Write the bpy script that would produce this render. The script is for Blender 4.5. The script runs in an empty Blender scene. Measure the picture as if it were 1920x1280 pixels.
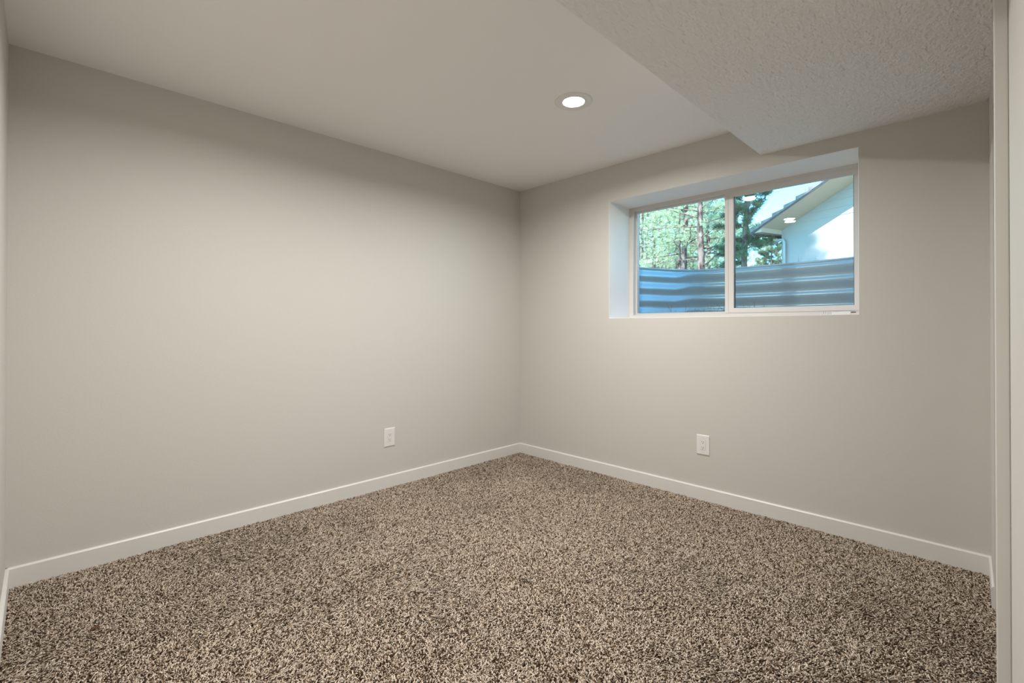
import bpy, bmesh, math, random
import numpy as np
from mathutils import Vector, Matrix

# ------------------------------------------------------------------ scene, camera, sky, sun, exposure
S = bpy.context.scene
C = S.collection
CAM = (3.0878, -3.1734, 1.1735)
cam_data = bpy.data.cameras.new('camera')
cam_data.sensor_width = 36.0
cam_data.lens = 36.0 * 889.85 / 1920.0
cam_data.shift_y = -31.65 / 1920.0
cam_data.clip_start = 0.01
cam_data.clip_end = 400
cam = bpy.data.objects.new('camera', cam_data)
C.objects.link(cam)
cam.matrix_world = (Matrix.Translation(CAM) @ Matrix.Rotation(math.radians(45.1879), 4, 'Z')
                    @ Matrix.Rotation(math.radians(90.3166), 4, 'X') @ Matrix.Rotation(math.radians(0.0277), 4, 'Z'))
S.camera = cam

SUN_TO = Vector((0.122, -0.993, 0.782)).normalized()
world = bpy.data.worlds.new('sky')
S.world = world
world.use_nodes = True
wt = world.node_tree
wt.nodes.clear()
w_out = wt.nodes.new('ShaderNodeOutputWorld')
w_bg = wt.nodes.new('ShaderNodeBackground')
w_sky = wt.nodes.new('ShaderNodeTexSky')
w_sky.sky_type = 'NISHITA'
w_sky.sun_disc = False
w_sky.sun_elevation = math.asin(SUN_TO.z)
w_sky.sun_rotation = math.atan2(SUN_TO.x, SUN_TO.y)
w_sky.altitude = 2000
w_sky.air_density = 1.0
w_sky.dust_density = 0.7
w_sky.ozone_density = 1.0
w_mul = wt.nodes.new('ShaderNodeMix')
w_mul.data_type = 'RGBA'
w_mul.blend_type = 'MULTIPLY'
w_mul.inputs[0].default_value = 1.0
w_mul.inputs[7].default_value = (0.45, 0.95, 0.95, 1)
wt.links.new(w_sky.outputs[0], w_mul.inputs[6])
wt.links.new(w_mul.outputs[2], w_bg.inputs[0])
w_bg.inputs[1].default_value = 0.88
wt.links.new(w_bg.outputs[0], w_out.inputs[0])

sun_data = bpy.data.lights.new('sun', 'SUN')
sun_data.energy = 13.0
sun_data.color = (1.0, 0.96, 0.9)
sun_data.angle = math.radians(0.3)
sun = bpy.data.objects.new('sun', sun_data)
C.objects.link(sun)
sun.rotation_euler = SUN_TO.to_track_quat('Z', 'Y').to_euler()

S.view_settings.view_transform = 'Standard'
S.view_settings.look = 'None'
S.view_settings.gamma = 1.0
S.view_settings.exposure = 0.0
S.view_settings.use_curve_mapping = False
LAMP = 30.0            # luminous lens
BEAM = 29.0            # watts of each downlight's beam
LAMP_COLOR = (1.0, 0.976, 0.952)

# ------------------------------------------------------------------ room dimensions
H = 2.44          # ceiling
L = 3.28          # room depth (left wall)
SX, SZ = 2.085, 2.244      # dropped soffit edge and underside
OX0, OX1, OZ0, OZ1 = 0.978, 2.5825, 1.246, 2.160   # window opening
RY = 0.30         # depth of the reveal
EXT = 0.40        # outer face of the window wall
def wall_x(y):    # the right wall runs slightly out of square
    return 3.089 - 0.0230 * y

# ------------------------------------------------------------------ helpers
def new_mat(name, color=(0.8, 0.8, 0.8), rough=0.6, metal=0.0, spec=0.5):
    m = bpy.data.materials.new(name)
    m.use_nodes = True
    b = m.node_tree.nodes['Principled BSDF']
    b.inputs['Base Color'].default_value = (*color, 1)
    b.inputs['Roughness'].default_value = rough
    b.inputs['Metallic'].default_value = metal
    b.inputs['Specular IOR Level'].default_value = spec
    return m

def add_bump(m, scale, strength, dist, detail=3.0, rough=0.6, stretch=None, second=None):
    nt = m.node_tree
    b = nt.nodes['Principled BSDF']
    tc = nt.nodes.new('ShaderNodeNewGeometry')
    mp = nt.nodes.new('ShaderNodeMapping')
    if stretch: mp.inputs['Scale'].default_value = stretch
    nt.links.new(tc.outputs['Position'], mp.inputs['Vector'])
    n = nt.nodes.new('ShaderNodeTexNoise')
    n.inputs['Scale'].default_value = scale
    n.inputs['Detail'].default_value = detail
    n.inputs['Roughness'].default_value = rough
    nt.links.new(mp.outputs[0], n.inputs['Vector'])
    bp = nt.nodes.new('ShaderNodeBump')
    bp.inputs['Strength'].default_value = strength
    bp.inputs['Distance'].default_value = dist
    nt.links.new(n.outputs['Fac'], bp.inputs['Height'])
    nt.links.new(bp.outputs[0], b.inputs['Normal'])
    return n

def add_color_noise(m, c1, c2, scale, detail=4.0, lo=0.35, hi=0.65, stretch=None):
    nt = m.node_tree
    b = nt.nodes['Principled BSDF']
    tc = nt.nodes.new('ShaderNodeNewGeometry')
    mp = nt.nodes.new('ShaderNodeMapping')
    if stretch: mp.inputs['Scale'].default_value = stretch
    nt.links.new(tc.outputs['Position'], mp.inputs['Vector'])
    n = nt.nodes.new('ShaderNodeTexNoise')
    n.inputs['Scale'].default_value = scale
    n.inputs['Detail'].default_value = detail
    nt.links.new(mp.outputs[0], n.inputs['Vector'])
    r = nt.nodes.new('ShaderNodeValToRGB')
    r.color_ramp.elements[0].position = lo
    r.color_ramp.elements[1].position = hi
    r.color_ramp.elements[0].color = (*c1, 1)
    r.color_ramp.elements[1].color = (*c2, 1)
    nt.links.new(n.outputs['Fac'], r.inputs[0])
    nt.links.new(r.outputs[0], b.inputs['Base Color'])

def link(name, me, mats=None, parent=None, loc=None, smooth=False):
    o = bpy.data.objects.new(name, me)
    C.objects.link(o)
    if mats:
        for m in (mats if isinstance(mats, (list, tuple)) else [mats]):
            me.materials.append(m)
    if parent is not None: o.parent = parent
    if loc: o.location = loc
    if smooth: me.polygons.foreach_set('use_smooth', [True] * len(me.polygons))
    return o

def from_bm(name, bm, mats, parent=None, loc=None, smooth=False):
    bmesh.ops.recalc_face_normals(bm, faces=bm.faces)
    me = bpy.data.meshes.new(name)
    bm.to_mesh(me)
    bm.free()
    return link(name, me, mats, parent, loc, smooth)

def from_np(name, verts, faces_list, mats, parent=None, loc=None, smooth=False):
    """faces_list: list of int arrays (n,3) or (n,4)."""
    me = bpy.data.meshes.new(name)
    verts = np.asarray(verts, dtype=np.float32)
    me.vertices.add(len(verts))
    me.vertices.foreach_set('co', verts.ravel())
    idx = np.concatenate([f.ravel() for f in faces_list]).astype(np.int32)
    tot = np.concatenate([np.full(len(f), f.shape[1], np.int32) for f in faces_list])
    start = np.concatenate([[0], np.cumsum(tot)[:-1]]).astype(np.int32)
    me.loops.add(len(idx))
    me.loops.foreach_set('vertex_index', idx)
    me.polygons.add(len(tot))
    me.polygons.foreach_set('loop_start', start)
    me.polygons.foreach_set('loop_total', tot)
    me.update(calc_edges=True)
    me.validate()
    return link(name, me, mats, parent, loc, smooth)

def box(bm, x0, x1, y0, y1, z0, z1, mat=0):
    v = [bm.verts.new((x, y, z)) for x in (x0, x1) for y in (y0, y1) for z in (z0, z1)]
    fs = []
    for q in ((0, 1, 3, 2), (4, 6, 7, 5), (0, 4, 5, 1), (2, 3, 7, 6), (0, 2, 6, 4), (1, 5, 7, 3)):
        f = bm.faces.new([v[i] for i in q])
        f.material_index = mat
        fs.append(f)
    return v

def ring(bm, x0, x1, z0, z1, w, y0, y1, wb=None, wt=None):
    """rectangular frame in the xz plane: outer size and member width; mitred, one closed ring"""
    wb = w if wb is None else wb
    wt = w if wt is None else wt
    o = [(x0, z0), (x1, z0), (x1, z1), (x0, z1)]
    i = [(x0 + w, z0 + wb), (x1 - w, z0 + wb), (x1 - w, z1 - wt), (x0 + w, z1 - wt)]
    V = {}
    for nm, pts in (('o', o), ('i', i)):
        for yk, y in (('a', y0), ('b', y1)):
            V[nm + yk] = [bm.verts.new((p[0], y, p[1])) for p in pts]
    for k in range(4):
        j = (k + 1) % 4
        bm.faces.new([V['oa'][k], V['oa'][j], V['ia'][j], V['ia'][k]])
        bm.faces.new([V['ob'][j], V['ob'][k], V['ib'][k], V['ib'][j]])
        bm.faces.new([V['oa'][j], V['oa'][k], V['ob'][k], V['ob'][j]])
        bm.faces.new([V['ia'][k], V['ia'][j], V['ib'][j], V['ib'][k]])

def bevel(o, w, seg=2, angle=40):
    b = o.modifiers.new('bevel', 'BEVEL')
    b.width = w
    b.segments = seg
    b.limit_method = 'ANGLE'
    b.angle_limit = math.radians(angle)
    b.harden_normals = False
    return b

def tube(bm, pts, radii, n=10, cap=True):
    rings = []
    pts = [Vector(p) for p in pts]
    up0 = None
    for i, p in enumerate(pts):
        d = (pts[min(i + 1, len(pts) - 1)] - pts[max(i - 1, 0)]).normalized()
        if up0 is None:
            up0 = d.orthogonal().normalized()
        up0 = (up0 - d * up0.dot(d)).normalized()
        q = d.cross(up0)
        r = radii[i] if hasattr(radii, '__len__') else radii
        rings.append([bm.verts.new(p + up0 * (math.cos(2 * math.pi * k / n) * r) + q * (math.sin(2 * math.pi * k / n) * r)) for k in range(n)])
    for a, b in zip(rings, rings[1:]):
        for k in range(n):
            bm.faces.new([a[k], a[(k + 1) % n], b[(k + 1) % n], b[k]])
    if cap:
        bm.faces.new(rings[0][::-1])
        bm.faces.new(rings[-1])

def lathe(bm, prof, n=64):
    """prof: list of (r, z); surface of revolution about z"""
    R = []
    for r, z in prof:
        if r < 1e-6:
            R.append([bm.verts.new((0, 0, z))])
        else:
            R.append([bm.verts.new((r * math.cos(2 * math.pi * k / n), r * math.sin(2 * math.pi * k / n), z)) for k in range(n)])
    for a, b in zip(R, R[1:]):
        for k in range(n):
            j = (k + 1) % n
            if len(a) == 1 and len(b) == 1: continue
            if len(a) == 1: bm.faces.new([a[0], b[j], b[k]])
            elif len(b) == 1: bm.faces.new([a[k], a[j], b[0]])
            else: bm.faces.new([a[k], a[j], b[j], b[k]])

def struct(o):
    o['kind'] = 'structure'
    return o

def tag(o, label, cat, group=None, kind=None):
    o['label'] = label
    o['category'] = cat
    if group: o['group'] = group
    if kind: o['kind'] = kind
    return o

def thing(name, label, cat, loc=(0, 0, 0), rz=0.0, group=None):
    o = bpy.data.objects.new(name, None)
    o.empty_display_size = 0.05
    C.objects.link(o)
    o.location = loc
    o.rotation_euler = (0, 0, rz)
    return tag(o, label, cat, group)

# ------------------------------------------------------------------ materials
M = {}
WALL = (0.617, 0.597, 0.550)
M['wall'] = new_mat('wall_paint', WALL, 0.62, spec=0.35)
add_bump(M['wall'], 95, 0.22, 0.0016, 2.0, 0.5)
M['ceiling'] = new_mat('ceiling_paint', (0.90, 0.89, 0.872), 0.60, spec=0.35)
add_bump(M['ceiling'], 85, 0.16, 0.0015, 2.0, 0.5)
M['soffit'] = new_mat('soffit_textured_paint', (0.84, 0.835, 0.82), 0.58, spec=0.35)
add_bump(M['soffit'], 55, 1.0, 0.011, 2.0, 0.5, stretch=(1.0, 0.6, 1.0))
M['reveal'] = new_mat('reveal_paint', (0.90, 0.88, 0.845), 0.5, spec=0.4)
M['trim'] = new_mat('trim_paint', (0.76, 0.74, 0.70), 0.38, spec=0.5)
M['vinyl'] = new_mat('window_vinyl', (0.70, 0.665, 0.625), 0.35, spec=0.5)
M['spacer'] = new_mat('dark_gasket', (0.035, 0.045, 0.055), 0.5)
M['plate'] = new_mat('outlet_plastic', (0.80, 0.79, 0.76), 0.32, spec=0.5)
M['slot'] = new_mat('slot_dark', (0.05, 0.045, 0.04), 0.7)
M['screw'] = new_mat('screw_paint', (0.72, 0.71, 0.68), 0.3, metal=0.3)
M['lamp_trim'] = new_mat('lamp_trim', (0.80, 0.785, 0.76), 0.4)
M['subfloor'] = new_mat('carpet_backing', (0.16, 0.125, 0.09), 0.95, spec=0.1)
m = new_mat('lamp_lens', (1, 1, 1), 0.5)
b = m.node_tree.nodes['Principled BSDF']
b.inputs['Emission Color'].default_value = (*LAMP_COLOR, 1)
b.inputs['Emission Strength'].default_value = LAMP
M['lens'] = m

m = bpy.data.materials.new('window_glass')
m.use_nodes = True
nt = m.node_tree
nt.nodes.clear()
o_ = nt.nodes.new('ShaderNodeOutputMaterial')
mx = nt.nodes.new('ShaderNodeMixShader')
tr = nt.nodes.new('ShaderNodeBsdfTransparent')
tr.inputs[0].default_value = (0.955, 0.985, 0.985, 1)
gl = nt.nodes.new('ShaderNodeBsdfGlossy')
gl.inputs['Roughness'].default_value = 0.0
lw = nt.nodes.new('ShaderNodeLayerWeight')
lw.inputs[0].default_value = 0.5
pw = nt.nodes.new('ShaderNodeMath'); pw.operation = 'POWER'; pw.inputs[1].default_value = 5.0
ma = nt.nodes.new('ShaderNodeMath'); ma.operation = 'MULTIPLY_ADD'
ma.inputs[1].default_value = 0.90; ma.inputs[2].default_value = 0.075
nt.links.new(lw.outputs['Facing'], pw.inputs[0])
nt.links.new(pw.outputs[0], ma.inputs[0])
nt.links.new(ma.outputs[0], mx.inputs[0])
nt.links.new(tr.outputs[0], mx.inputs[1])
nt.links.new(gl.outputs[0], mx.inputs[2])
nt.links.new(mx.outputs[0], o_.inputs[0])
M['glass'] = m

M['steel'] = new_mat('galvanised_steel', (0.43, 0.60, 0.67), 0.40, metal=0.55)
add_bump(M['steel'], 14, 0.12, 0.01, 2.0)
M['siding'] = new_mat('painted_siding', (0.34, 0.315, 0.345), 0.7)
M['soffit_ext'] = new_mat('eave_boards', (0.42, 0.35, 0.29), 0.7)
M['fascia'] = new_mat('fascia_paint', (0.05, 0.065, 0.09), 0.6)
M['tile'] = new_mat('concrete_tile', (0.38, 0.33, 0.31), 0.85)
add_color_noise(M['tile'], (0.16, 0.135, 0.145), (0.25, 0.21, 0.22), 9)
M['pipe'] = new_mat('downspout_paint', (0.34, 0.36, 0.41), 0.5)
M['stone'] = new_mat('side_masonry', (0.34, 0.36, 0.42), 0.9)
M['stucco'] = new_mat('exterior_stucco', (0.55, 0.52, 0.48), 0.9)
M['bark'] = new_mat('pine_bark', (0.3, 0.2, 0.17), 0.95, spec=0.1)
add_color_noise(M['bark'], (0.045, 0.033, 0.032), (0.24, 0.18, 0.17), 9, 6, 0.38, 0.62, (1, 1, 0.35))
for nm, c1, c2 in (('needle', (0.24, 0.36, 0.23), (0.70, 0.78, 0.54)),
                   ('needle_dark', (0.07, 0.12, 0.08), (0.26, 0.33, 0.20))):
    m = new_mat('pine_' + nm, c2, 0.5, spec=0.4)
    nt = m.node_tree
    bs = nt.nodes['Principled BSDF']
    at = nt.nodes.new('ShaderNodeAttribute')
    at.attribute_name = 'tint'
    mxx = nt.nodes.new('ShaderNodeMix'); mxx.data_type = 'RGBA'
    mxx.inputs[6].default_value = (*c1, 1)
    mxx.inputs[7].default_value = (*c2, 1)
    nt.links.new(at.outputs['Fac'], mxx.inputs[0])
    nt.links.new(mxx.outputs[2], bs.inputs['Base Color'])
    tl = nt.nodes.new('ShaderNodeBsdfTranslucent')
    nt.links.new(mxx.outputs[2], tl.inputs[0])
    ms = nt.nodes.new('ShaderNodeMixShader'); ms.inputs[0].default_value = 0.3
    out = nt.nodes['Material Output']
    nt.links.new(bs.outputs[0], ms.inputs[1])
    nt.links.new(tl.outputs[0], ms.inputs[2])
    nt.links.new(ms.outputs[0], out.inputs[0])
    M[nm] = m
M['ground'] = new_mat('dry_ground', (0.4, 0.33, 0.24), 0.95, spec=0.1)
add_color_noise(M['ground'], (0.25, 0.24, 0.17), (0.50, 0.46, 0.36), 1.7, 8)
M['gravel'] = new_mat('gravel', (0.30, 0.27, 0.25), 0.9)
add_color_noise(M['gravel'], (0.15, 0.13, 0.12), (0.42, 0.38, 0.35), 40, 4)
M['twig'] = new_mat('dry_twig', (0.10, 0.085, 0.09), 0.9)
M['straw'] = new_mat('dry_straw', (0.34, 0.25, 0.15), 0.9)

# ------------------------------------------------------------------ room shell
bm = bmesh.new()
box(bm, -0.25, 3.7, -L - 0.25, 0.02, -0.2, 0.0)
struct(from_bm('floor', bm, M['subfloor']))

bm = bmesh.new()
box(bm, -0.20, 0.0, -L - 0.2, EXT, -0.05, H + 0.1)
struct(from_bm('wall_left', bm, M['wall']))

# front wall (behind the camera's left shoulder, seen as a sliver)
bm = bmesh.new()
box(bm, -0.05, 3.6, -L - 0.15, -L, -0.05, H + 0.1)
struct(from_bm('wall_front', bm, M['wall']))

# window wall with its opening; reveal faces get their own paint
bm = bmesh.new()
xs = [-0.1, OX0, OX1, 3.65]
zs = [-0.05, OZ0, OZ1, H + 0.1]
def wall_with_hole(bm, xs, zs, y0, y1, reveal=1):
    g = {}
    for k, y in enumerate((y0, y1)):
        for i, x in enumerate(xs):
            for j, z in enumerate(zs):
                g[i, j, k] = bm.verts.new((x, y, z))
    for i in range(3):
        for j in range(3):
            if i == 1 and j == 1: continue
            bm.faces.new([g[i, j, 0], g[i + 1, j, 0], g[i + 1, j + 1, 0], g[i, j + 1, 0]])
            bm.faces.new([g[i, j, 1], g[i, j + 1, 1], g[i + 1, j + 1, 1], g[i + 1, j, 1]])
    ho = [(1, 1), (2, 1), (2, 2), (1, 2)]
    for k in range(4):
        a, b2 = ho[k], ho[(k + 1) % 4]
        f = bm.faces.new([g[a[0], a[1], 0], g[a[0], a[1], 1], g[b2[0], b2[1], 1], g[b2[0], b2[1], 0]])
        f.material_index = reveal
    per = [(0, 0), (1, 0), (2, 0), (3, 0), (3, 1), (3, 2), (3, 3), (2, 3), (1, 3), (0, 3), (0, 2), (0, 1)]
    for k in range(12):
        a, b2 = per[k], per[(k + 1) % 12]
        bm.faces.new([g[a[0], a[1], 0], g[b2[0], b2[1], 0], g[b2[0], b2[1], 1], g[a[0], a[1], 1]])
wall_with_hole(bm, xs, zs, 0.0, EXT)
o = struct(from_bm('wall_back', bm, [M['wall'], M['reveal']]))
bevel(o, 0.004, 2)

# right wall: a short return beyond the closet opening, then the near length, plus the header over the opening
YA, YB = -0.37, -1.483
def skew_box(bm, y0, y1, x_off0, x_off1, z0, z1):
    v = []
    for y in (y0, y1):
        for xo in (x_off0, x_off1):
            for z in (z0, z1):
                v.append(bm.verts.new((wall_x(y) + xo, y, z)))
    for q in ((0, 1, 3, 2), (4, 6, 7, 5), (0, 4, 5, 1), (2, 3, 7, 6), (0, 2, 6, 4), (1, 5, 7, 3)):
        bm.faces.new([v[i] for i in q])
bm = bmesh.new()
skew_box(bm, YA, 0.01, 0.0, 0.12, -0.02, SZ + 0.05)
struct(from_bm('wall_right', bm, M['wall']))
bm = bmesh.new()
skew_box(bm, -L - 0.02, YB + 0.05, 0.0, 0.12, -0.02, SZ + 0.05)
struct(from_bm('wall_right', bm, M['wall']))
bm = bmesh.new()
skew_box(bm, YB + 0.05, YA, 0.0, 0.12, 2.08, SZ + 0.05)
struct(from_bm('wall_right', bm, M['wall']))
# closet behind the opening
bm = bmesh.new()
box(bm, 3.60, 3.70, -2.3, 0.0, -0.02, H)
struct(from_bm('wall_closet', bm, M['wall']))
bm = bmesh.new()
box(bm, 3.27, 3.60, -2.3, -2.2, -0.02, H)
struct(from_bm('wall_closet', bm, M['wall']))

bm = bmesh.new()
box(bm, -0.15, 3.7, -L - 0.15, EXT, H, H + 0.15)
struct(from_bm('ceiling', bm, M['ceiling']))
bm = bmesh.new()
v = box(bm, SX, 3.68, -L - 0.02, 0.01, SZ, H + 0.02)
o = struct(from_bm('ceiling_soffit', bm, M['soffit']))
bevel(o, 0.006, 3)

# ------------------------------------------------------------------ baseboards
BH, BT = 0.100, 0.013
def base_profile(bm, a, b_, n, h=BH, t=BT):
    """a, b_: ends on the wall line; n: unit normal into the room"""
    a, b_, n = Vector(a), Vector(b_), Vector(n)
    prof = [(0, 0), (t, 0), (t, h - 0.006), (t - 0.004, h - 0.001), (t - 0.007, h), (0, h)]
    A = [bm.verts.new(a + n * p + Vector((0, 0, z))) for p, z in prof]
    B = [bm.verts.new(b_ + n * p + Vector((0, 0, z))) for p, z in prof]
    k = len(prof)
    for i in range(k):
        j = (i + 1) % k
        bm.faces.new([A[i], A[j], B[j], B[i]])
    bm.faces.new(A[::-1]); bm.faces.new(B)
bm = bmesh.new(); base_profile(bm, (0, -L, 0), (0, 0, 0), (1, 0, 0))
struct(from_bm('baseboard_left', bm, M['trim']))
bm = bmesh.new(); base_profile(bm, (0, 0, 0), (wall_x(0), 0, 0), (0, -1, 0))
struct(from_bm('baseboard_back', bm, M['trim']))
bm = bmesh.new(); base_profile(bm, (0, -L, 0), (3.15, -L, 0), (0, 1, 0))
struct(from_bm('baseboard_front', bm, M['trim']))
bm = bmesh.new(); base_profile(bm, (wall_x(0), 0, 0), (wall_x(YA), YA, 0), (-1, 0, 0), t=0.008)
struct(from_bm('baseboard_right', bm, M['trim']))

# closet jamb (far side) and casing of the near side
bm = bmesh.new()
skew_box(bm, YA - 0.004, YA, 0.0, 0.12, 0.0, 2.08)
struct(from_bm('trim_1', bm, M['trim']))
bm = bmesh.new()
prof = [(-0.026, 0.0), (-0.026, 0.050), (-0.020, 0.062), (-0.006, 0.066), (0.0, 0.066), (0.0, 0.0)]
A, B = [], []
for xo, dy in prof:
    y = YB + dy
    A.append(bm.verts.new((wall_x(YB) + xo, y, 0.0)))
    B.append(bm.verts.new((wall_x(YB) + xo, y, 2.14)))
for i in range(len(prof)):
    j = (i + 1) % len(prof)
    bm.faces.new([A[i], A[j], B[j], B[i]])
bm.faces.new(A[::-1]); bm.faces.new(B)
o = struct(from_bm('trim_2', bm, M['trim'])); bevel(o, 0.0025, 2)

# ------------------------------------------------------------------ carpet pile
rng = np.random.default_rng(7)
def smooth_noise(x, y, cell, seed):
    r = np.random.default_rng(seed)
    g = r.standard_normal((160, 160))
    u, w = x / cell + 40.3, y / cell + 60.7
    i, j = np.floor(u).astype(int) % 158, np.floor(w).astype(int) % 158
    fu, fw_ = u - np.floor(u), w - np.floor(w)
    fu = fu * fu * (3 - 2 * fu); fw_ = fw_ * fw_ * (3 - 2 * fw_)
    return (g[i, j] * (1 - fu) * (1 - fw_) + g[i + 1, j] * fu * (1 - fw_) + g[i, j + 1] * (1 - fu) * fw_ + g[i + 1, j + 1] * fu * fw_)

def build_carpet():
    sp = 0.0049
    nx, ny = int(3.60 / sp), int(3.27 / sp)
    X, Y = np.meshgrid(np.arange(nx) * sp + 0.006, -0.008 - np.arange(ny) * sp, indexing='ij')
    X = X.ravel() + rng.uniform(-0.5, 0.5, nx * ny) * sp * 1.1
    Y = Y.ravel() + rng.uniform(-0.5, 0.5, nx * ny) * sp * 1.1
    lim = np.where((Y < YA - 0.006) & (Y > YB + 0.072), 3.59, 3.089 - 0.023 * Y - 0.006)
    k = (X > 0.012) & (X < lim) & (Y < -0.014) & (Y > -L + 0.014)
    X, Y = X[k], Y[k]
    n = len(X)
    # lie of the pile: drifting direction and height (footprints and vacuum strokes)
    a = 1.1 + 1.3 * smooth_noise(X, Y, 0.42, 1) + 0.5 * smooth_noise(X, Y, 0.13, 2)
    tilt = np.clip(0.85 + 0.45 * smooth_noise(X + Y * 0.5, Y, 0.34, 3) + 0.18 * smooth_noise(X, Y, 0.08, 4), 0.1, 1.7)
    ang = a + rng.normal(0, 1.5, n)
    tl = tilt + rng.normal(0, 0.35, n)
    h = 0.0125 * (1 + 0.12 * rng.standard_normal(n)) * (1 + 0.07 * smooth_noise(X, Y, 0.25, 5))
    dx, dy = np.cos(ang) * tl, np.sin(ang) * tl
    rad = 0.0021 * (1 + 0.15 * rng.standard_normal(n))
    lv = np.array([0.0, 0.62, 0.95, 1.0])
    bend = np.array([0.0, 0.22, 0.85, 1.12])
    wid = np.array([0.9, 1.2, 1.15, 0.0])
    curl = rng.normal(0, 0.0022, n)
    cu = np.array([0.0, 1.0, 0.2, -0.6])
    th0 = rng.uniform(0, 6.28, n)
    V = np.zeros((n, 10, 3), np.float32)
    for l in range(3):
        cx = X + dx * h * bend[l] - np.sin(ang) * curl * cu[l]; cy = Y + dy * h * bend[l] + np.cos(ang) * curl * cu[l]; cz = h * lv[l]
        for c in range(3):
            t = th0 + c * 2.0944 + l * 0.9
            V[:, l * 3 + c, 0] = cx + np.cos(t) * rad * wid[l]
            V[:, l * 3 + c, 1] = cy + np.sin(t) * rad * wid[l]
            V[:, l * 3 + c, 2] = cz
    V[:, 9, 0] = X + dx * h * bend[3]
    V[:, 9, 1] = Y + dy * h * bend[3]
    V[:, 9, 2] = h
    base = (np.arange(n) * 10)[:, None]
    quads = []
    for l in range(2):
        for c in range(3):
            d = (c + 1) % 3
            quads.append(np.stack([l * 3 + c, l * 3 + d, l * 3 + 3 + d, l * 3 + 3 + c]).reshape(1, 4) + base)
    tris = [np.array([[6 + c, 6 + (c + 1) % 3, 9]]) + base for c in range(3)]
    ob = from_np('carpet_pile', V.reshape(-1, 3), [np.concatenate(quads), np.concatenate(tris)], None)
    # colour of each twisted yarn: beige, taupe or dark brown
    pal = np.array([[0.75, 0.64, 0.525], [0.58, 0.47, 0.36], [0.29, 0.205, 0.135], [0.080, 0.047, 0.027]])
    pick = rng.choice(4, n, p=[0.40, 0.21, 0.16, 0.23])
    col = pal[pick] * (1 + 0.12 * rng.standard_normal((n, 1)))
    col = np.clip(col, 0.01, 0.9)
    rgba = np.ones((n, 10, 4), np.float32)
    rgba[:, :, :3] = col[:, None, :]
    at = ob.data.color_attributes.new('yarn', 'FLOAT_COLOR', 'POINT')
    at.data.foreach_set('color', rgba.ravel())
    m = new_mat('carpet_yarn', (0.4, 0.33, 0.26), 0.9, spec=0.15)
    nt = m.node_tree
    a_ = nt.nodes.new('ShaderNodeAttribute'); a_.attribute_name = 'yarn'
    nt.links.new(a_.outputs['Color'], nt.nodes['Principled BSDF'].inputs['Base Color'])
    ob.data.materials.append(m)
    return ob
tag(build_carpet(), 'speckled beige and brown twisted carpet pile covering the whole floor', 'carpet', kind='stuff')

# ------------------------------------------------------------------ window
win = bpy.data.objects.new('window_1', None)
C.objects.link(win)
win.location = (OX0, RY, OZ0)
struct(win)
def wpart(name, bm, mats, bw=None, parent=None):
    bmesh.ops.translate(bm, verts=bm.verts, vec=(-OX0, -RY, -OZ0))
    o = from_bm(name, bm, mats, parent or win)
    if bw: bevel(o, bw, 2)
    return o
# outer frame with an inner lip
bm = bmesh.new()
ring(bm, OX0 - 0.002, OX1 + 0.002, OZ0 - 0.002, OZ1 + 0.002, 0.037, RY, RY + 0.10, wb=0.020, wt=0.029)
wpart('window_frame', bm, M['vinyl'], 0.002)
bm = bmesh.new()
ring(bm, OX0 + 0.030, OX1 - 0.030, OZ0 + 0.012, OZ1 - 0.022, 0.007, RY - 0.004, RY + 0.01)
wpart('window_lip', bm, M['vinyl'], 0.0012)
# sill track, two rails
bm = bmesh.new()
box(bm, OX0 + 0.03, OX1 - 0.035, RY - 0.006, RY + 0.004, OZ0 + 0.004, OZ0 + 0.016)
box(bm, OX0 + 0.03, OX1 - 0.035, RY + 0.006, RY + 0.016, OZ0 + 0.016, OZ0 + 0.032)
box(bm, OX0 + 0.03, OX1 - 0.035, RY + 0.016, RY + 0.05, OZ0 + 0.004, OZ0 + 0.020)
wpart('sill_track', bm, M['vinyl'], 0.0015)
# fixed left lite: glazing stop
XM = 1.748
bm = bmesh.new()
ring(bm, OX0 + 0.036, XM + 0.05, OZ0 + 0.016, OZ1 - 0.026, 0.016, RY + 0.030, RY + 0.060, wb=0.026, wt=0.018)
lp = wpart('glazing_stop', bm, M['vinyl'], 0.002)
for k, yy in enumerate((RY + 0.038, RY + 0.052)):
    bm = bmesh.new()
    vs = [bm.verts.new(p) for p in ((OX0 + 0.05, yy, OZ0 + 0.04), (XM + 0.04, yy, OZ0 + 0.04), (XM + 0.04, yy, OZ1 - 0.04), (OX0 + 0.05, yy, OZ1 - 0.04))]
    bm.faces.new(vs)
    wpart('glass_pane', bm, M['glass'])
# sliding right sash
SX0, SX1, SZ0, SZ1 = 1.752, OX1 - 0.022, OZ0 + 0.030, OZ1 - 0.024
bm = bmesh.new()
x0, x1, z0, z1 = SX0, SX1, SZ0, SZ1
o4 = [(x0, z0), (x1, z0), (x1, z1), (x0, z1)]
gx0, gx1, gz0, gz1 = 1.812, 2.5150, 1.3080, 2.0990
i4 = [(gx0, gz0), (gx1, gz0), (gx1, gz1), (gx0, gz1)]
V = {}
for nm, pts in (('o', o4), ('i', i4)):
    for yk, y in (('a', RY + 0.002), ('b', RY + 0.030)):
        V[nm + yk] = [bm.verts.new((p[0], y, p[1])) for p in pts]
for k in range(4):
    j = (k + 1) % 4
    bm.faces.new([V['oa'][k], V['oa'][j], V['ia'][j], V['ia'][k]])
    bm.faces.new([V['ob'][j], V['ob'][k], V['ib'][k], V['ib'][j]])
    bm.faces.new([V['oa'][j], V['oa'][k], V['ob'][k], V['ob'][j]])
    bm.faces.new([V['ia'][k], V['ia'][j], V['ib'][j], V['ib'][k]])
sash = wpart('sash', bm, M['vinyl'], 0.002)
bm = bmesh.new()
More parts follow.
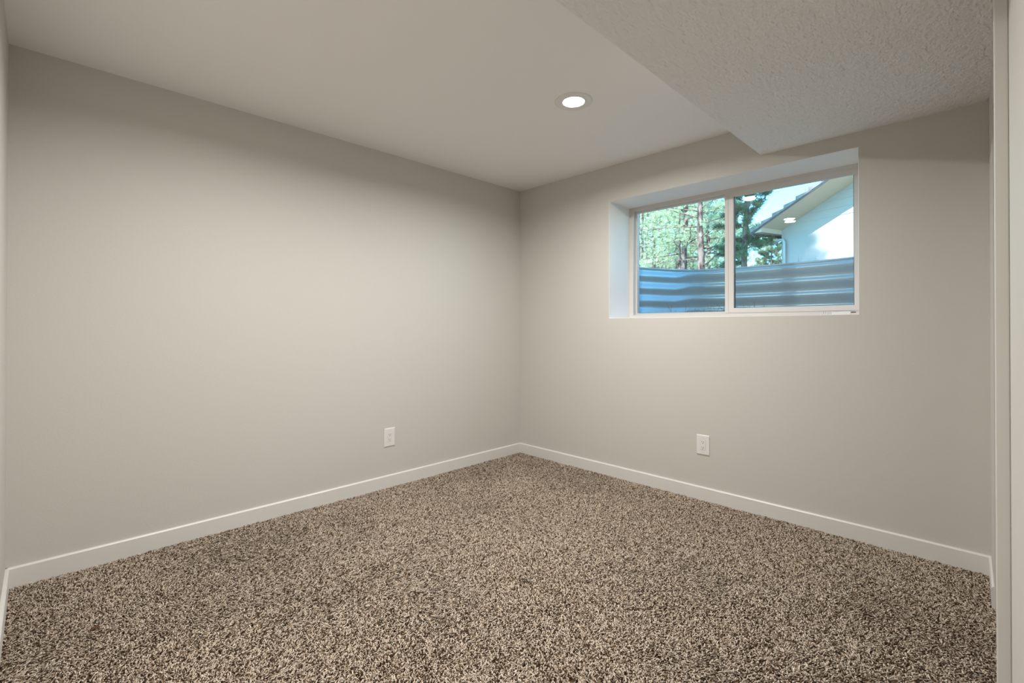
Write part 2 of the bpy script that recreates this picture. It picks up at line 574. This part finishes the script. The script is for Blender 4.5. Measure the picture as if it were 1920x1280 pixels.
ring(bm, gx0 - 0.001, gx1 + 0.001, gz0 - 0.001, gz1 + 0.001, 0.003, RY + 0.006, RY + 0.009)
wpart('glazing_bead', bm, M['vinyl'])
bm = bmesh.new()
box(bm, gx0 - 0.002, gx0 + 0.005, RY + 0.010, RY + 0.026, gz0, gz1)
box(bm, gx1 - 0.005, gx1 + 0.002, RY + 0.010, RY + 0.026, gz0, gz1)
box(bm, gx0, gx1, RY + 0.010, RY + 0.026, gz0 - 0.002, gz0 + 0.004)
wpart('glass_spacer', bm, M['spacer'])
for yy, lean in ((RY + 0.011, 0.0), (RY + 0.022, 0.0036)):
    bm = bmesh.new()
    vs = [bm.verts.new(p) for p in ((gx0 - 0.004, yy, gz0 - 0.004), (gx1 + 0.004, yy, gz0 - 0.004), (gx1 + 0.004, yy + lean, gz1 + 0.004), (gx0 - 0.004, yy + lean, gz1 + 0.004))]
    bm.faces.new(vs)
    wpart('glass_pane', bm, M['glass'])
# interlock strip on the meeting stile
bm = bmesh.new()
box(bm, SX0 + 0.020, SX0 + 0.024, RY - 0.001, RY + 0.004, SZ0 + 0.01, SZ1 - 0.01)
wpart('interlock', bm, M['vinyl'])
# track stop at the right end plus a dark block coloured as the shaded gap beside it
bm = bmesh.new()
box(bm, 2.400, 2.497, RY - 0.010, RY + 0.002, OZ0 + 0.004, OZ0 + 0.024)
for i in range(6):
    box(bm, 2.342 + i * 0.0095, 2.347 + i * 0.0095, RY - 0.008, RY + 0.002, OZ0 + 0.006, OZ0 + 0.022)
wpart('track_stop', bm, M['plate'], 0.0015)
bm = bmesh.new()
box(bm, 2.499, 2.522, RY - 0.005, RY + 0.001, OZ0 + 0.006, OZ0 + 0.022)
wpart('gap_shade', bm, M['slot'])

# ------------------------------------------------------------------ recessed lights
def make_downlight(label, loc):
    t = thing('recessed_light', label, 'ceiling light', loc, 0, None)
    bm = bmesh.new()
    lathe(bm, [(0.104, 0.0), (0.104, -0.004), (0.1015, -0.0062), (0.098, -0.0066), (0.094, -0.0062), (0.070, -0.0030), (0.0675, -0.0036),
               (0.0655, -0.0062), (0.0625, -0.0062), (0.0595, -0.0030), (0.0575, -0.002), (0.0575, 0.0)], 96)
    from_bm('trim_ring', bm, M['lamp_trim'], t, smooth=True)
    bm = bmesh.new()
    lathe(bm, [(0.0555, -0.001), (0.0555, -0.0035), (0.052, -0.0050), (0.03, -0.0066), (0.0, -0.0070)], 96)
    from_bm('lens', bm, M['lens'], t, smooth=True)
    ld = bpy.data.lights.new('downlight_beam', 'AREA')
    ld.shape = 'DISK'
    ld.size = 0.104
    ld.energy = BEAM
    ld.color = LAMP_COLOR
    ld.spread = math.radians(165)
    lo = bpy.data.objects.new('downlight_beam', ld)
    C.objects.link(lo)
    lo.parent = t
    lo.location = (0, 0, -0.0078)
    return t
make_downlight('round white recessed ceiling light, the whole fixture visible near the soffit', (1.448, -1.058, H))
make_downlight('round recessed ceiling light cut off by the top edge, only its glow showing', (1.448, -2.385, H))

# ------------------------------------------------------------------ outlets (built facing -y)
def make_outlet(label, loc, rz):
    t = thing('wall_outlet', label, 'outlet', loc, rz, None)
    bm = bmesh.new()
    w, h = 0.0435, 0.0665
    pr = [(0.0, 0.0), (0.0, -0.0035), (0.004, -0.0058), (0.010, -0.0062)]
    prev = None
    for ins, y in pr:
        r = [bm.verts.new(p) for p in ((-w + ins, y, -h + ins), (w - ins, y, -h + ins), (w - ins, y, h - ins), (-w + ins, y, h - ins))]
        if prev:
            for k in range(4):
                bm.faces.new([prev[k], prev[(k + 1) % 4], r[(k + 1) % 4], r[k]])
        else:
            bm.faces.new(r)
        prev = r
    # face with a rectangular hole for the receptacle
    q = [bm.verts.new(p) for p in ((-0.0172, -0.0062, -0.034), (0.0172, -0.0062, -0.034), (0.0172, -0.0062, 0.034), (-0.0172, -0.0062, 0.034))]
    q2 = [bm.verts.new((v_.co.x, -0.003, v_.co.z)) for v_ in q]
    for k in range(4):
        bm.faces.new([prev[k], prev[(k + 1) % 4], q[(k + 1) % 4], q[k]])
        bm.faces.new([q[k], q[(k + 1) % 4], q2[(k + 1) % 4], q2[k]])
    from_bm('cover_plate', bm, M['plate'], t)
    bm = bmesh.new()
    box(bm, -0.0166, 0.0166, -0.0072, -0.001, -0.0334, 0.0334)
    rc = from_bm('receptacle', bm, M['plate'], t)
    bevel(rc, 0.001, 2)
    for s in (1, -1):
        for dx, hh in ((-0.0064, 0.0042), (0.0064, 0.0034)):
            bm = bmesh.new()
            box(bm, dx - 0.0011, dx + 0.0011, -0.0074, -0.0066, s * 0.0185 + 0.003 - hh, s * 0.0185 + 0.003 + hh)
            from_bm('slot', bm, M['slot'], rc)
        bm = bmesh.new()
        lathe(bm, [(0.0, 0.0), (0.0027, 0.0), (0.0027, 0.0008), (0.0, 0.0008)], 16)
        bmesh.ops.rotate(bm, verts=bm.verts, matrix=Matrix.Rotation(math.radians(90), 3, 'X'))
        bmesh.ops.translate(bm, verts=bm.verts, vec=(0, -0.0066, s * 0.0185 - 0.0065))
        from_bm('ground_hole', bm, M['slot'], rc)
        bm = bmesh.new()
        lathe(bm, [(0.0, 0.0012), (0.002, 0.001), (0.003, 0.0), (0.0, 0.0)], 16)
        bmesh.ops.rotate(bm, verts=bm.verts, matrix=Matrix.Rotation(math.radians(90), 3, 'X'))
        bmesh.ops.translate(bm, verts=bm.verts, vec=(0, -0.0062, s * 0.048))
        from_bm('screw', bm, M['screw'], t)
    return t
make_outlet('white wall outlet on the long left wall near the corner', (0.0, -1.366, 0.3725), math.radians(90))
make_outlet('white wall outlet on the wall below the window', (1.724, 0.0, 0.3815), 0.0)

# bit of dead leaf on the carpet, bottom left
bm = bmesh.new()
lv_ = [(-0.016, 0, 0.0), (-0.008, 0.005, 0.003), (0.004, 0.006, 0.004), (0.016, 0.002, 0.002), (0.010, -0.005, 0.001), (-0.004, -0.006, 0.002)]
top = [bm.verts.new(p) for p in lv_]
bot = [bm.verts.new((p[0], p[1], p[2] - 0.001)) for p in lv_]
bm.faces.new(top); bm.faces.new(bot[::-1])
for k in range(6):
    bm.faces.new([top[k], bot[k], bot[(k + 1) % 6], top[(k + 1) % 6]])
M['leaf'] = new_mat('dead_leaf', (0.12, 0.045, 0.02), 0.8)
lf = from_bm('leaf_scrap', bm, M['leaf'])
lf.location = (0.66, -3.02, 0.0175)
lf.rotation_euler = (0, 0, 0.9)
tag(lf, 'tiny reddish brown scrap of dead leaf lying on the carpet at lower left', 'leaf')

# ------------------------------------------------------------------ outside: our own wall above grade, well, ground
bm = bmesh.new()
box(bm, -5.0, 8.0, EXT - 0.25, EXT, H + 0.15, 2.95)
struct(from_bm('wall_exterior', bm, M['stucco']))
bm = bmesh.new()
box(bm, -5.0, -0.1, EXT - 0.25, EXT, 0.5, H + 0.15)
struct(from_bm('wall_exterior', bm, M['stucco']))
bm = bmesh.new()
box(bm, 3.65, 8.0, EXT - 0.25, EXT, 0.5, H + 0.15)
struct(from_bm('wall_exterior', bm, M['stucco']))
bm = bmesh.new()
box(bm, -5.0, 8.0, -3.6, EXT, 2.90, 3.05)  # unseen; height set to shade the well yet let sun onto the ground
struct(from_bm('roof', bm, M['stucco']))

RIM = 1.68
ctrl = [(0.955, 0.40), (1.00, 0.46), (1.055, 0.60), (1.125, 0.78), (1.24, 0.93), (1.42, 1.015), (1.62, 1.035), (1.85, 1.045), (2.10, 1.045),
        (2.30, 1.025), (2.50, 0.96), (2.65, 0.82), (2.74, 0.64), (2.78, 0.50), (2.79, 0.40)]
def catmull(P, n=8):
    P = [Vector(p) for p in P]
    out = []
    for i in range(len(P) - 1):
        p0, p1, p2, p3 = P[max(i - 1, 0)], P[i], P[i + 1], P[min(i + 2, len(P) - 1)]
        for k in range(n):
            t = k / n
            out.append(0.5 * ((2 * p1) + (-p0 + p2) * t + (2 * p0 - 5 * p1 + 4 * p2 - p3) * t * t + (-p0 + 3 * p1 - 3 * p2 + p3) * t ** 3))
    out.append(P[-1])
    return out
curve = catmull(ctrl)
def curve_n(i, cv):
    a = cv[max(i - 1, 0)]; b_ = cv[min(i + 1, len(cv) - 1)]
    d = (b_ - a).normalized()
    return Vector((-d.y, d.x))      # outward (away from the window)
def corrugated(bm, cv, z0, z1, off, pitch=0.107, amp=0.009, th=0.0025, fade=0, skew=0.55, caps=(0, 1)):
    nz = int((z1 - z0) / 0.0065)
    grid = []
    for i, p in enumerate(cv):
        n = curve_n(i, cv)
        f = min(1.0, i / fade) if fade else 1.0
        col = []
        for side in (0, 1):
            c2 = []
            for k in range(nz + 1):
                z = z1 - (z1 - z0) * k / nz
                ph = 2 * math.pi * (z1 - z - 0.012) / pitch
                fr_ = (ph / (2 * math.pi)) % 1.0
                # inward bulge grows slowly downwards, then steps back out on a short ledge
                sk = skew if not fade else skew + (0.5 - skew) * (1 - f)
                w = math.cos(math.pi * fr_ / sk) if fr_ < sk else -math.cos(math.pi * (fr_ - sk) / (1 - sk))
                if z1 - z < 0.02: w *= (z1 - z) / 0.02
                d = off * f + amp * w + side * th
                c2.append(bm.verts.new((p.x + n.x * d, p.y + n.y * d, z)))
            col.append(c2)
        grid.append(col)
    for i in range(len(cv) - 1):
        for k in range(nz):
            a, b_ = grid[i][0], grid[i + 1][0]
            bm.faces.new([a[k], b_[k], b_[k + 1], a[k + 1]])
            a, b_ = grid[i][1], grid[i + 1][1]
            bm.faces.new([a[k], a[k + 1], b_[k + 1], b_[k]])
        bm.faces.new([grid[i][0][0], grid[i][1][0], grid[i + 1][1][0], grid[i + 1][0][0]])
    for i in [(0, len(cv) - 1)[q_] for q_ in caps]:
        for k in range(nz):
            bm.faces.new([grid[i][0][k], grid[i][0][k + 1], grid[i][1][k + 1], grid[i][1][k]])
well = thing('window_well', 'curved corrugated blue-grey steel window well outside the glass', 'window well', (1.85, 0.40, 0.95))
def wl(name, bm, mats, smooth=True):
    bmesh.ops.translate(bm, verts=bm.verts, vec=(-1.85, -0.40, -0.95))
    return from_bm(name, bm, mats, well, smooth=smooth)
bm = bmesh.new(); corrugated(bm, curve[:26], 0.95, RIM, 0.0, skew=0.5, amp=0.0095, caps=(0,))
wl('panel', bm, M['steel'])
bm = bmesh.new(); corrugated(bm, curve[25:], 0.95, RIM, -0.003, amp=0.0095, skew=0.2, fade=6, caps=(1,))
wl('panel', bm, M['steel'])
bm = bmesh.new()
tube(bm, [(p.x + curve_n(i, curve).x * 0.004, p.y + curve_n(i, curve).y * 0.004, RIM) for i, p in enumerate(curve)], 0.006, 8)
wl('rim', bm, M['steel'])

# gravel bed in the well
bm = bmesh.new()
vs = [bm.verts.new((p.x, p.y, 1.0)) for p in curve] 
bm.faces.new(vs)
vb = [bm.verts.new((p.x, p.y, 0.9)) for p in curve]
bm.faces.new(vb[::-1])
for k in range(len(curve)):
    j = (k + 1) % len(curve)
    bm.faces.new([vs[k], vb[k], vb[j], vs[j]])
struct(from_bm('ground_well', bm, M['gravel']))

# yard: grid running outwards from the rim of the well
def hill(x, y):
    d = math.hypot(x - 1.8, y - 0.4)
    z = RIM - 0.03 + 0.02 * min(d, 6)
    g = math.exp(-(((x + 26) / 17) ** 2 + ((y - 44) / 16) ** 2))
    return z + 7.5 * g + 0.05 * math.sin(x * 1.3) * math.cos(y * 0.9) * min(1, d / 4)
bm = bmesh.new()
fr = [0.022, 0.12, 0.3, 0.7, 1.3, 2.2, 3.5, 5, 7, 9, 12, 15, 19, 24, 30, 36, 42, 48, 55, 65, 80]
pts0 = [Vector((-30, 0.40))] + [Vector((x, 0.40)) for x in (-12, -5, -2, 0, 0.7)] + curve + [Vector((x, 0.40)) for x in (3.2, 4.5, 7, 12, 30)]
rings = []
cen = Vector((1.85, 0.40))
for f_ in fr:
    row = []
    for i, p in enumerate(pts0):
        ang = math.pi * (1 - i / (len(pts0) - 1))
        if f_ < 1:
            d = Vector((p.x - cen.x, p.y - cen.y + 1e-4)).normalized()
            if p.y < 0.401 and abs(p.x - cen.x) > 0.95: q = Vector((p.x, 0.40 + (0.0 if f_ < 0.05 else f_ * 0.3)))
            else: q = p + d * f_
        else:
            tgt = Vector((cen.x + math.cos(ang) * f_ * 1.2, 0.40 + max(math.sin(ang) * f_ * 1.2, 0.5)))
            w = min(1.0, (f_ - 1) / 10 + 0.25)
            q = p.lerp(tgt, w) if f_ < 12 else tgt
            if q.y < 0.9 + f_ * 0.02: q.y = 0.9 + f_ * 0.02
        row.append(bm.verts.new((q.x, q.y, hill(q.x, q.y))))
    rings.append(row)
for a, b_ in zip(rings, rings[1:]):
    for k in range(len(a) - 1):
        bm.faces.new([a[k], a[k + 1], b_[k + 1], b_[k]])
struct(from_bm('ground', bm, M['ground'], smooth=True))

# ------------------------------------------------------------------ neighbouring house
yaw, pit, rol = [math.radians(v_) for v_ in (45.1879, 0.3166, -0.0277)]
FW = Vector((-math.sin(yaw) * math.cos(pit), math.cos(yaw) * math.cos(pit), math.sin(pit)))
TX = Vector((0.951, -0.309, 0)).normalized()      # along the gable wall, towards us on the right
NX = Vector((-0.309, -0.951, 0)).normalized()     # out of the gable wall
HC = Vector((-1.53, 13.41, 0))                    # foot of the visible corner
GZ = 1.55
EZ = 4.23        # top of wall at the corner
SL = 0.460       # roof slope along TX
OV = 1.0        # rake overhang
EV = 0.27        # eave overhang beyond the corner
WID = 14.0  # unseen right part stretched so its sunlit wall bounces daylight indoors
house = thing('neighbour_house', 'pale two-tone gabled house with tiled roof seen through the right pane', 'house', (HC.x, HC.y, GZ))
HM = Matrix(((TX.x, NX.x, 0), (TX.y, NX.y, 0), (0, 0, 1)))   # local (u, out, z) -> world offset
def hp(name, bm, mats, parent=None, smooth=False):
    for v_ in bm.verts:
        v_.co = HM @ Vector((v_.co.x, v_.co.y, v_.co.z - GZ))
    return from_bm(name, bm, mats, parent or house, smooth=smooth)
def roof_z(u):
    return EZ + SL * (u if u < WID / 2 else WID - u)
# gable wall as lap boards: each course a slightly slanted strip (bottom edge proud)
bm = bmesh.new()
course = 0.225
z = GZ - 0.1
zz0 = 4.355
zlines = []
bm_first = [bm.verts.new(p) for p in ((0, 0.002, GZ - 0.1), (WID, 0.002, GZ - 0.1), (WID, 0.002, 4.23), (WID - (zz0 - 4.23) / 0.46, 0.002, zz0), ((zz0 - 4.23) / 0.46, 0.002, zz0), (0, 0.002, 4.23))]
bm.faces.new(bm_first)
z = zz0
while z < roof_z(WID / 2):
    za, zb = max(z, GZ - 0.1), z + course
    # clip in u
    def clip_u(zq):
        if zq <= EZ: return 0.0, WID
        d = (zq - EZ) / SL
        return d, WID - d
    if zb > GZ:
        ua0, ua1 = clip_u(za); ub0, ub1 = clip_u(min(zb, roof_z(WID / 2) - 0.001))
        zb = min(zb, roof_z(WID / 2) - 0.001)
        if za < EZ < zb:
            poly = [(0, za), (WID, za), (WID, EZ), (ub1, zb), (ub0, zb), (0, EZ)]
        else:
            poly = [(ua0, za), (ua1, za), (ub1, zb), (ub0, zb)]
        fa = []
        for u, zq in poly:
            out = 0.014 - 0.012 * (zq - za) / (zb - za)
            fa.append(bm.verts.new((u, out, zq)))
        bm.faces.new(fa)
        lo = [bm.verts.new((poly[0][0], 0.0, za)), bm.verts.new((poly[1][0], 0.0, za))]
        bm.faces.new([fa[0], fa[1], lo[1], lo[0]])
    z += course
hp('gable_wall', bm, M['siding'])
bm = bmesh.new()
box(bm, 0.0, WID, -8.0, 0.0, GZ - 0.1, EZ)
hp('wall', bm, M['stone'])
# rake soffit and fascia, tiles
def slab(bm, u0, u1, o0, o1, dz0, dz1):
    vv = []
    for u in (u0, u1):
        for oo in (o0, o1):
            for dz in (dz0, dz1):
                vv.append(bm.verts.new((u, oo, EZ + SL * u + dz)))
    for q in ((0, 1, 3, 2), (4, 6, 7, 5), (0, 4, 5, 1), (2, 3, 7, 6), (0, 2, 6, 4), (1, 5, 7, 3)):
        bm.faces.new([vv[i] for i in q])
bm = bmesh.new(); slab(bm, -EV, WID / 2, -8.2, OV, 0.0, 0.05)
hp('eave_soffit', bm, M['soffit_ext'])
bm = bmesh.new(); slab(bm, -EV - 0.01, WID / 2, OV, OV + 0.03, -0.012, 0.035)
hp('fascia', bm, M['fascia'])
bm = bmesh.new()
u = -EV - 0.06
while u < WID / 2:
    vv = []
    for uu, dz in ((u, 0.115), (u + 0.42, 0.10)):
        for oo in (-8.2, OV + 0.05):
            for t_ in (0.0, 0.125 if uu == u else 0.035):
                vv.append(bm.verts.new((uu, oo, EZ + SL * uu + dz - 0.08 + t_)))
    for q in ((0, 1, 3, 2), (4, 6, 7, 5), (0, 4, 5, 1), (2, 3, 7, 6), (0, 2, 6, 4), (1, 5, 7, 3)):
        bm.faces.new([vv[i] for i in q])
    u += 0.36
hp('roof_tiles', bm, M['tile'])
# far slope of the roof
bm = bmesh.new()
vv = []
for u in (WID / 2, WID + EV):
    for oo in (-8.2, OV + 0.05):
        for dz in (0.0, 0.15):
            vv.append(bm.verts.new((u, oo, EZ + SL * (WID - u) + dz)))
for q in ((0, 1, 3, 2), (4, 6, 7, 5), (0, 4, 5, 1), (2, 3, 7, 6), (0, 2, 6, 4), (1, 5, 7, 3)):
    bm.faces.new([vv[i] for i in q])
hp('roof_slope', bm, M['tile'])
# gutter along the eave and the downspout
gz = EZ - SL * EV
bm = bmesh.new(); box(bm, -EV - 0.10, -EV + 0.01, -8.2, OV, gz - 0.05, gz + 0.07)
gt = hp('gutter', bm, M['fascia']); bevel(gt, 0.02, 2)
bm = bmesh.new()
tube(bm, [(-EV - 0.03, 0.10, gz - 0.03), (-EV - 0.03, 0.10, gz - 0.16), (-EV + 0.02, 0.10, gz - 0.22), (-EV + 0.12, 0.10, gz - 0.23), (0.02, 0.10, gz - 0.19),
          (0.10, 0.10, gz - 0.20), (0.14, 0.09, gz - 0.27), (0.14, 0.09, GZ)], 0.045, 10)
hp('downspout', bm, M['pipe'], smooth=True)
bm = bmesh.new()
tri = ((-EV, gz - 0.008), (0.0, gz - 0.008), (0.0, EZ))
ta = [bm.verts.new((u_, -0.01, z_)) for u_, z_ in tri]; tb = [bm.verts.new((u_, OV - 0.02, z_)) for u_, z_ in tri]
bm.faces.new(ta); bm.faces.new(tb[::-1])
for k in range(3):
    bm.faces.new([ta[k], tb[k], tb[(k + 1) % 3], ta[(k + 1) % 3]])
hp('boxed_eave', bm, M['soffit_ext'])

# ------------------------------------------------------------------ pines
def pine_meshes(seed, height, trunk_r, crown_from, spread, n_branch, tufts_per, needle_len=0.17, bare=0.25, per_tuft=16, shape='open'):
    r = random.Random(seed)
    nr = np.random.default_rng(seed)
    # trunk
    bmT = bmesh.new()
    npt = 14
    path = []
    bx, by = 0.0, 0.0
    for i in range(npt):
        t = i / (npt - 1)
        path.append((bx, by, height * t))
        bx += r.uniform(-0.07, 0.07) * height / 12
        by += r.uniform(-0.07, 0.07) * height / 12
    rad = [trunk_r * (1.25 if i == 0 else 1) * (1 - 0.88 * (i / (npt - 1)) ** 0.9) for i in range(npt)]
    tube(bmT, path, rad, 12)
    def at(zf):
        f = zf * (npt - 1)
        i = min(int(f), npt - 2)
        return Vector(path[i]).lerp(Vector(path[i + 1]), f - i), rad[i] * (1 - (f - i)) + rad[i + 1] * (f - i)
    bmB = bmesh.new()
    T, D = [], []
    for b_ in range(n_branch):
        f = crown_from + (0.98 - crown_from) * ((b_ + r.random()) / n_branch)
        p, pr = at(f)
        az = r.uniform(0, 2 * math.pi)
        prof = (1 - ((f - crown_from) / (1 - crown_from)) ** 1.3) * 0.85 + 0.15
        if shape == 'open': prof *= 0.55 + 0.75 * r.random()
        ln = spread * prof
        up = 0.05 + 0.55 * f + r.uniform(-0.25, 0.2)
        pts = [p]
        d = Vector((math.cos(az), math.sin(az), up)).normalized()
        seg = 6
        for s_ in range(seg):
            d = (d + Vector((r.uniform(-0.22, 0.22), r.uniform(-0.22, 0.22), r.uniform(-0.16, 0.2)))).normalized()
            pts.append(pts[-1] + d * ln / seg)
        br = max(0.010, min(pr * 0.3, 0.013 * ln))
        tube(bmB, pts, [br * (1 - 0.85 * k_ / seg) for k_ in range(seg + 1)], 5)
        nt_ = max(3, int(tufts_per * ln / spread))
        for _ in range(nt_):
            u = bare + (1 - bare) * r.random() ** 0.8
            ii = min(int(u * seg), seg - 1)
            q = pts[ii].lerp(pts[ii + 1], u * seg - ii)
            dd = (pts[ii + 1] - pts[ii]).normalized()
            side = Vector((r.uniform(-1, 1), r.uniform(-1, 1), r.uniform(-0.35, 0.75)))
            e = ln * 0.24 * r.random() ** 0.6 * (1.15 - 0.5 * u)
            tip = q + (dd * 0.6 + side).normalized() * e
            if r.random() < 0.45: tube(bmB, [q, tip], [0.008, 0.004], 3, cap=False)
            T.append(tip); D.append((dd * 0.5 + side * 0.7 + Vector((0, 0, 0.45))).normalized())
    T = np.array([tuple(v_) for v_ in T]); D = np.array([tuple(v_) for v_ in D])
    n = len(T)
    K = per_tuft
    dirs = nr.standard_normal((n, K, 3))
    dirs /= np.linalg.norm(dirs, axis=2, keepdims=True)
    dirs = dirs * 0.95 + D[:, None, :] * 0.75
    dirs /= np.linalg.norm(dirs, axis=2, keepdims=True)
    ln_ = needle_len * (0.7 + 0.5 * nr.random((n, K, 1)))
    sdv = np.cross(dirs, nr.standard_normal((n, K, 3)))
    sdv /= np.linalg.norm(sdv, axis=2, keepdims=True) + 1e-9
    org = T[:, None, :] + nr.normal(0, 0.03, (n, K, 3))
    wv = 0.0085
    V = np.stack([org - sdv * wv, org + sdv * wv, org + dirs * ln_], axis=2).reshape(-1, 3)
    F = np.arange(len(V)).reshape(-1, 3)
    tint = np.repeat(np.clip(nr.normal(0.55, 0.28, (n, 1)) + nr.normal(0, 0.12, (n, K)), 0, 1).reshape(-1), 3)
    return bmT, bmB, V, F, tint

def bm_mesh(name, bm, mat):
    bmesh.ops.recalc_face_normals(bm, faces=bm.faces)
    me = bpy.data.meshes.new(name); bm.to_mesh(me); bm.free()
    me.polygons.foreach_set('use_smooth', [True] * len(me.polygons))
    me.materials.append(mat)
    return me

def make_pine(label, loc, rz, sc, needle, group=None, **kw):
    bT, bB, V, F, tint = pine_meshes(**kw)
    t = thing('pine_tree', label, 'tree', loc, rz, group)
    t.scale = (sc, sc, sc)
    link('trunk', bm_mesh('trunk', bT, M['bark']), None, t)
    link('branches', bm_mesh('branches', bB, M['bark']), None, t)
    fo = from_np('needles', V, [F], M[needle], t)
    at = fo.data.attributes.new('tint', 'FLOAT', 'POINT')
    at.data.foreach_set('value', tint.astype(np.float32))
    return t

def copy_thing(src, label, loc, rz, sc, group=None):
    r = src.copy(); C.objects.link(r)
    r.location = loc; r.rotation_euler = (0, 0, rz); r.scale = (sc, sc, sc)
    r['label'] = label
    if group: r['group'] = group
    for ch in list(src.children):
        c = ch.copy(); C.objects.link(c); c.parent = r
    return r

def gp(px, dist):
    """ground point under a bearing of the photograph (column px) at a distance from the room's far window"""
    a = yaw - math.atan((px - 960) / 889.85)
    x = CAM[0] - math.sin(a) * dist; y = CAM[1] + math.cos(a) * dist
    return (x, y, hill(x, y) - 0.1)

p_mid = make_pine('tall pine with a thick leaning trunk, right of centre in the left pane', gp(1312, 24), 0.4, 1.0, 'needle',
                  seed=11, height=13, trunk_r=0.20, crown_from=0.16, spread=3.3, n_branch=46, tufts_per=34, bare=0.25)
p_two = make_pine('tall pine with a straight reddish trunk, at the middle of the left pane', gp(1283, 28), 2.0, 1.0, 'needle',
                  seed=23, height=15, trunk_r=0.20, crown_from=0.17, spread=3.4, n_branch=50, tufts_per=34, bare=0.22)
p_low = make_pine('short forked pine stem directly left of the straight reddish trunk', gp(1273.5, 27), 1.0, 1.0, 'needle',
                  seed=5, height=5.4, trunk_r=0.15, crown_from=0.62, spread=1.6, n_branch=14, tufts_per=22, bare=0.3)
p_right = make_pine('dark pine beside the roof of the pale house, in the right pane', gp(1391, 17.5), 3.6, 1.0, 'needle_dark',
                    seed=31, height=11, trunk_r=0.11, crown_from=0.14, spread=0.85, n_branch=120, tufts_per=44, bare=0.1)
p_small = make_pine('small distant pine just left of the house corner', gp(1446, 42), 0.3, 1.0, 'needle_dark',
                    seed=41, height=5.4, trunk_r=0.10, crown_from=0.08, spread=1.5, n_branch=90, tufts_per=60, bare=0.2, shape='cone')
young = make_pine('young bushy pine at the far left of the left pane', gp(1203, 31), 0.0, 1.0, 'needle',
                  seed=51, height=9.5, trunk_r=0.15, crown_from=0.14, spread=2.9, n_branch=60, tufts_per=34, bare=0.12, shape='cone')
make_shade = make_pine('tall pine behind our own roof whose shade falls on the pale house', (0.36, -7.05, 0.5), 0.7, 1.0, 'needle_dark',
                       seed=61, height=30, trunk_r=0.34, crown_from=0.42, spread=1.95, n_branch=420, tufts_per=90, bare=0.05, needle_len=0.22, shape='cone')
copy_thing(make_shade, 'second tall pine behind our own roof, shading the corner of the pale house', (-1.9, -7.3, 0.5), 2.2, 1.0)
G = 'pines making up the woods behind the window well'
wood = [(1180, 36, 1.2), (1228, 33, 1.05), (1250, 42, 1.3), (1270, 36, 1.1), (1300, 40, 1.3), (1330, 33, 1.1), (1345, 44, 1.4), (1362, 36, 1.1),
        (1215, 50, 1.5), (1290, 52, 1.6), (1238, 60, 1.7), (1320, 62, 1.6), (1195, 24, 0.85), (1366, 60, 1.2)]
for i, (px, dd, sc) in enumerate(wood):
    copy_thing(young if i % 3 else p_two, 'distant pine deep in the woods beyond the nearer trunks', gp(px, dd), i * 1.7, sc * (0.62 if i % 3 == 0 else 1.0), G)

# ------------------------------------------------------------------ dry twigs at the foot of the window and grass on the bank
def twig_bm(seed, h, n):
    r = random.Random(seed)
    bm = bmesh.new()
    for _ in range(n):
        a = r.uniform(0, 6.28); d = Vector((math.cos(a) * 0.5, math.sin(a) * 0.5, 1)).normalized()
        p = Vector((r.uniform(-0.02, 0.02), r.uniform(-0.02, 0.02), 0))
        pts = [p]
        for s_ in range(5):
            d = (d + Vector((r.uniform(-.25, .25), r.uniform(-.25, .25), 0.1))).normalized()
            pts.append(pts[-1] + d * h / 5 * r.uniform(0.8, 1.1))
        tube(bm, pts, [0.0022, 0.002, 0.0018, 0.0014, 0.001, 0.0006], 4)
        for s_ in (2, 3, 4):
            e = pts[s_] + Vector((r.uniform(-1, 1), r.uniform(-1, 1), 0.9)).normalized() * h * 0.2
            tube(bm, [pts[s_], e], [0.0013, 0.0006], 4)
    return bm
tw = [(1.22, 0.52, 0.37, 3, 'dry forked twig standing low at the left end of the window well'),
      (1.36, 0.52, 0.395, 5, 'second dry forked twig from the left, in the window well'),
      (1.58, 0.60, 0.385, 12, 'clump of dry stems low in the window well, middle of the left pane'),
      (1.80, 0.60, 0.385, 26, 'dark clump of dead weeds beside the meeting stile')]
for i, (x, y, h, n, lab) in enumerate(tw):
    o = from_bm('dry_weed', twig_bm(i + 3, h, n), M['twig'])
    o.location = (x, y, 1.0)
    tag(o, lab, 'weed')

r = random.Random(9)
bm = bmesh.new()
for _ in range(420):
    u = r.uniform(0.0, 1.0)
    i = int(38 + u * 50)
    i = min(i, len(curve) - 2)
    p = curve[i]; n = curve_n(i, curve)
    d0 = r.uniform(0.03, 0.35)
    b0 = Vector((p.x + n.x * d0 + r.uniform(-.03, .03), p.y + n.y * d0, RIM - 0.03))
    hgt = r.uniform(0.008, 0.045) * (1.0 if r.random() < 0.85 else 1.7)
    a = r.uniform(0, 6.28)
    tip = b0 + Vector((math.cos(a) * hgt * 0.8, math.sin(a) * hgt * 0.8, 0.02 + hgt))
    tube(bm, [b0, (b0 + tip) / 2 + Vector((0, 0, 0.006)), tip], [0.0012, 0.001, 0.0004], 3, cap=False)
o = from_bm('dry_grass', bm, M['straw'])
tag(o, 'dry brown grass fringing the rim of the steel window well', 'grass', kind='stuff')
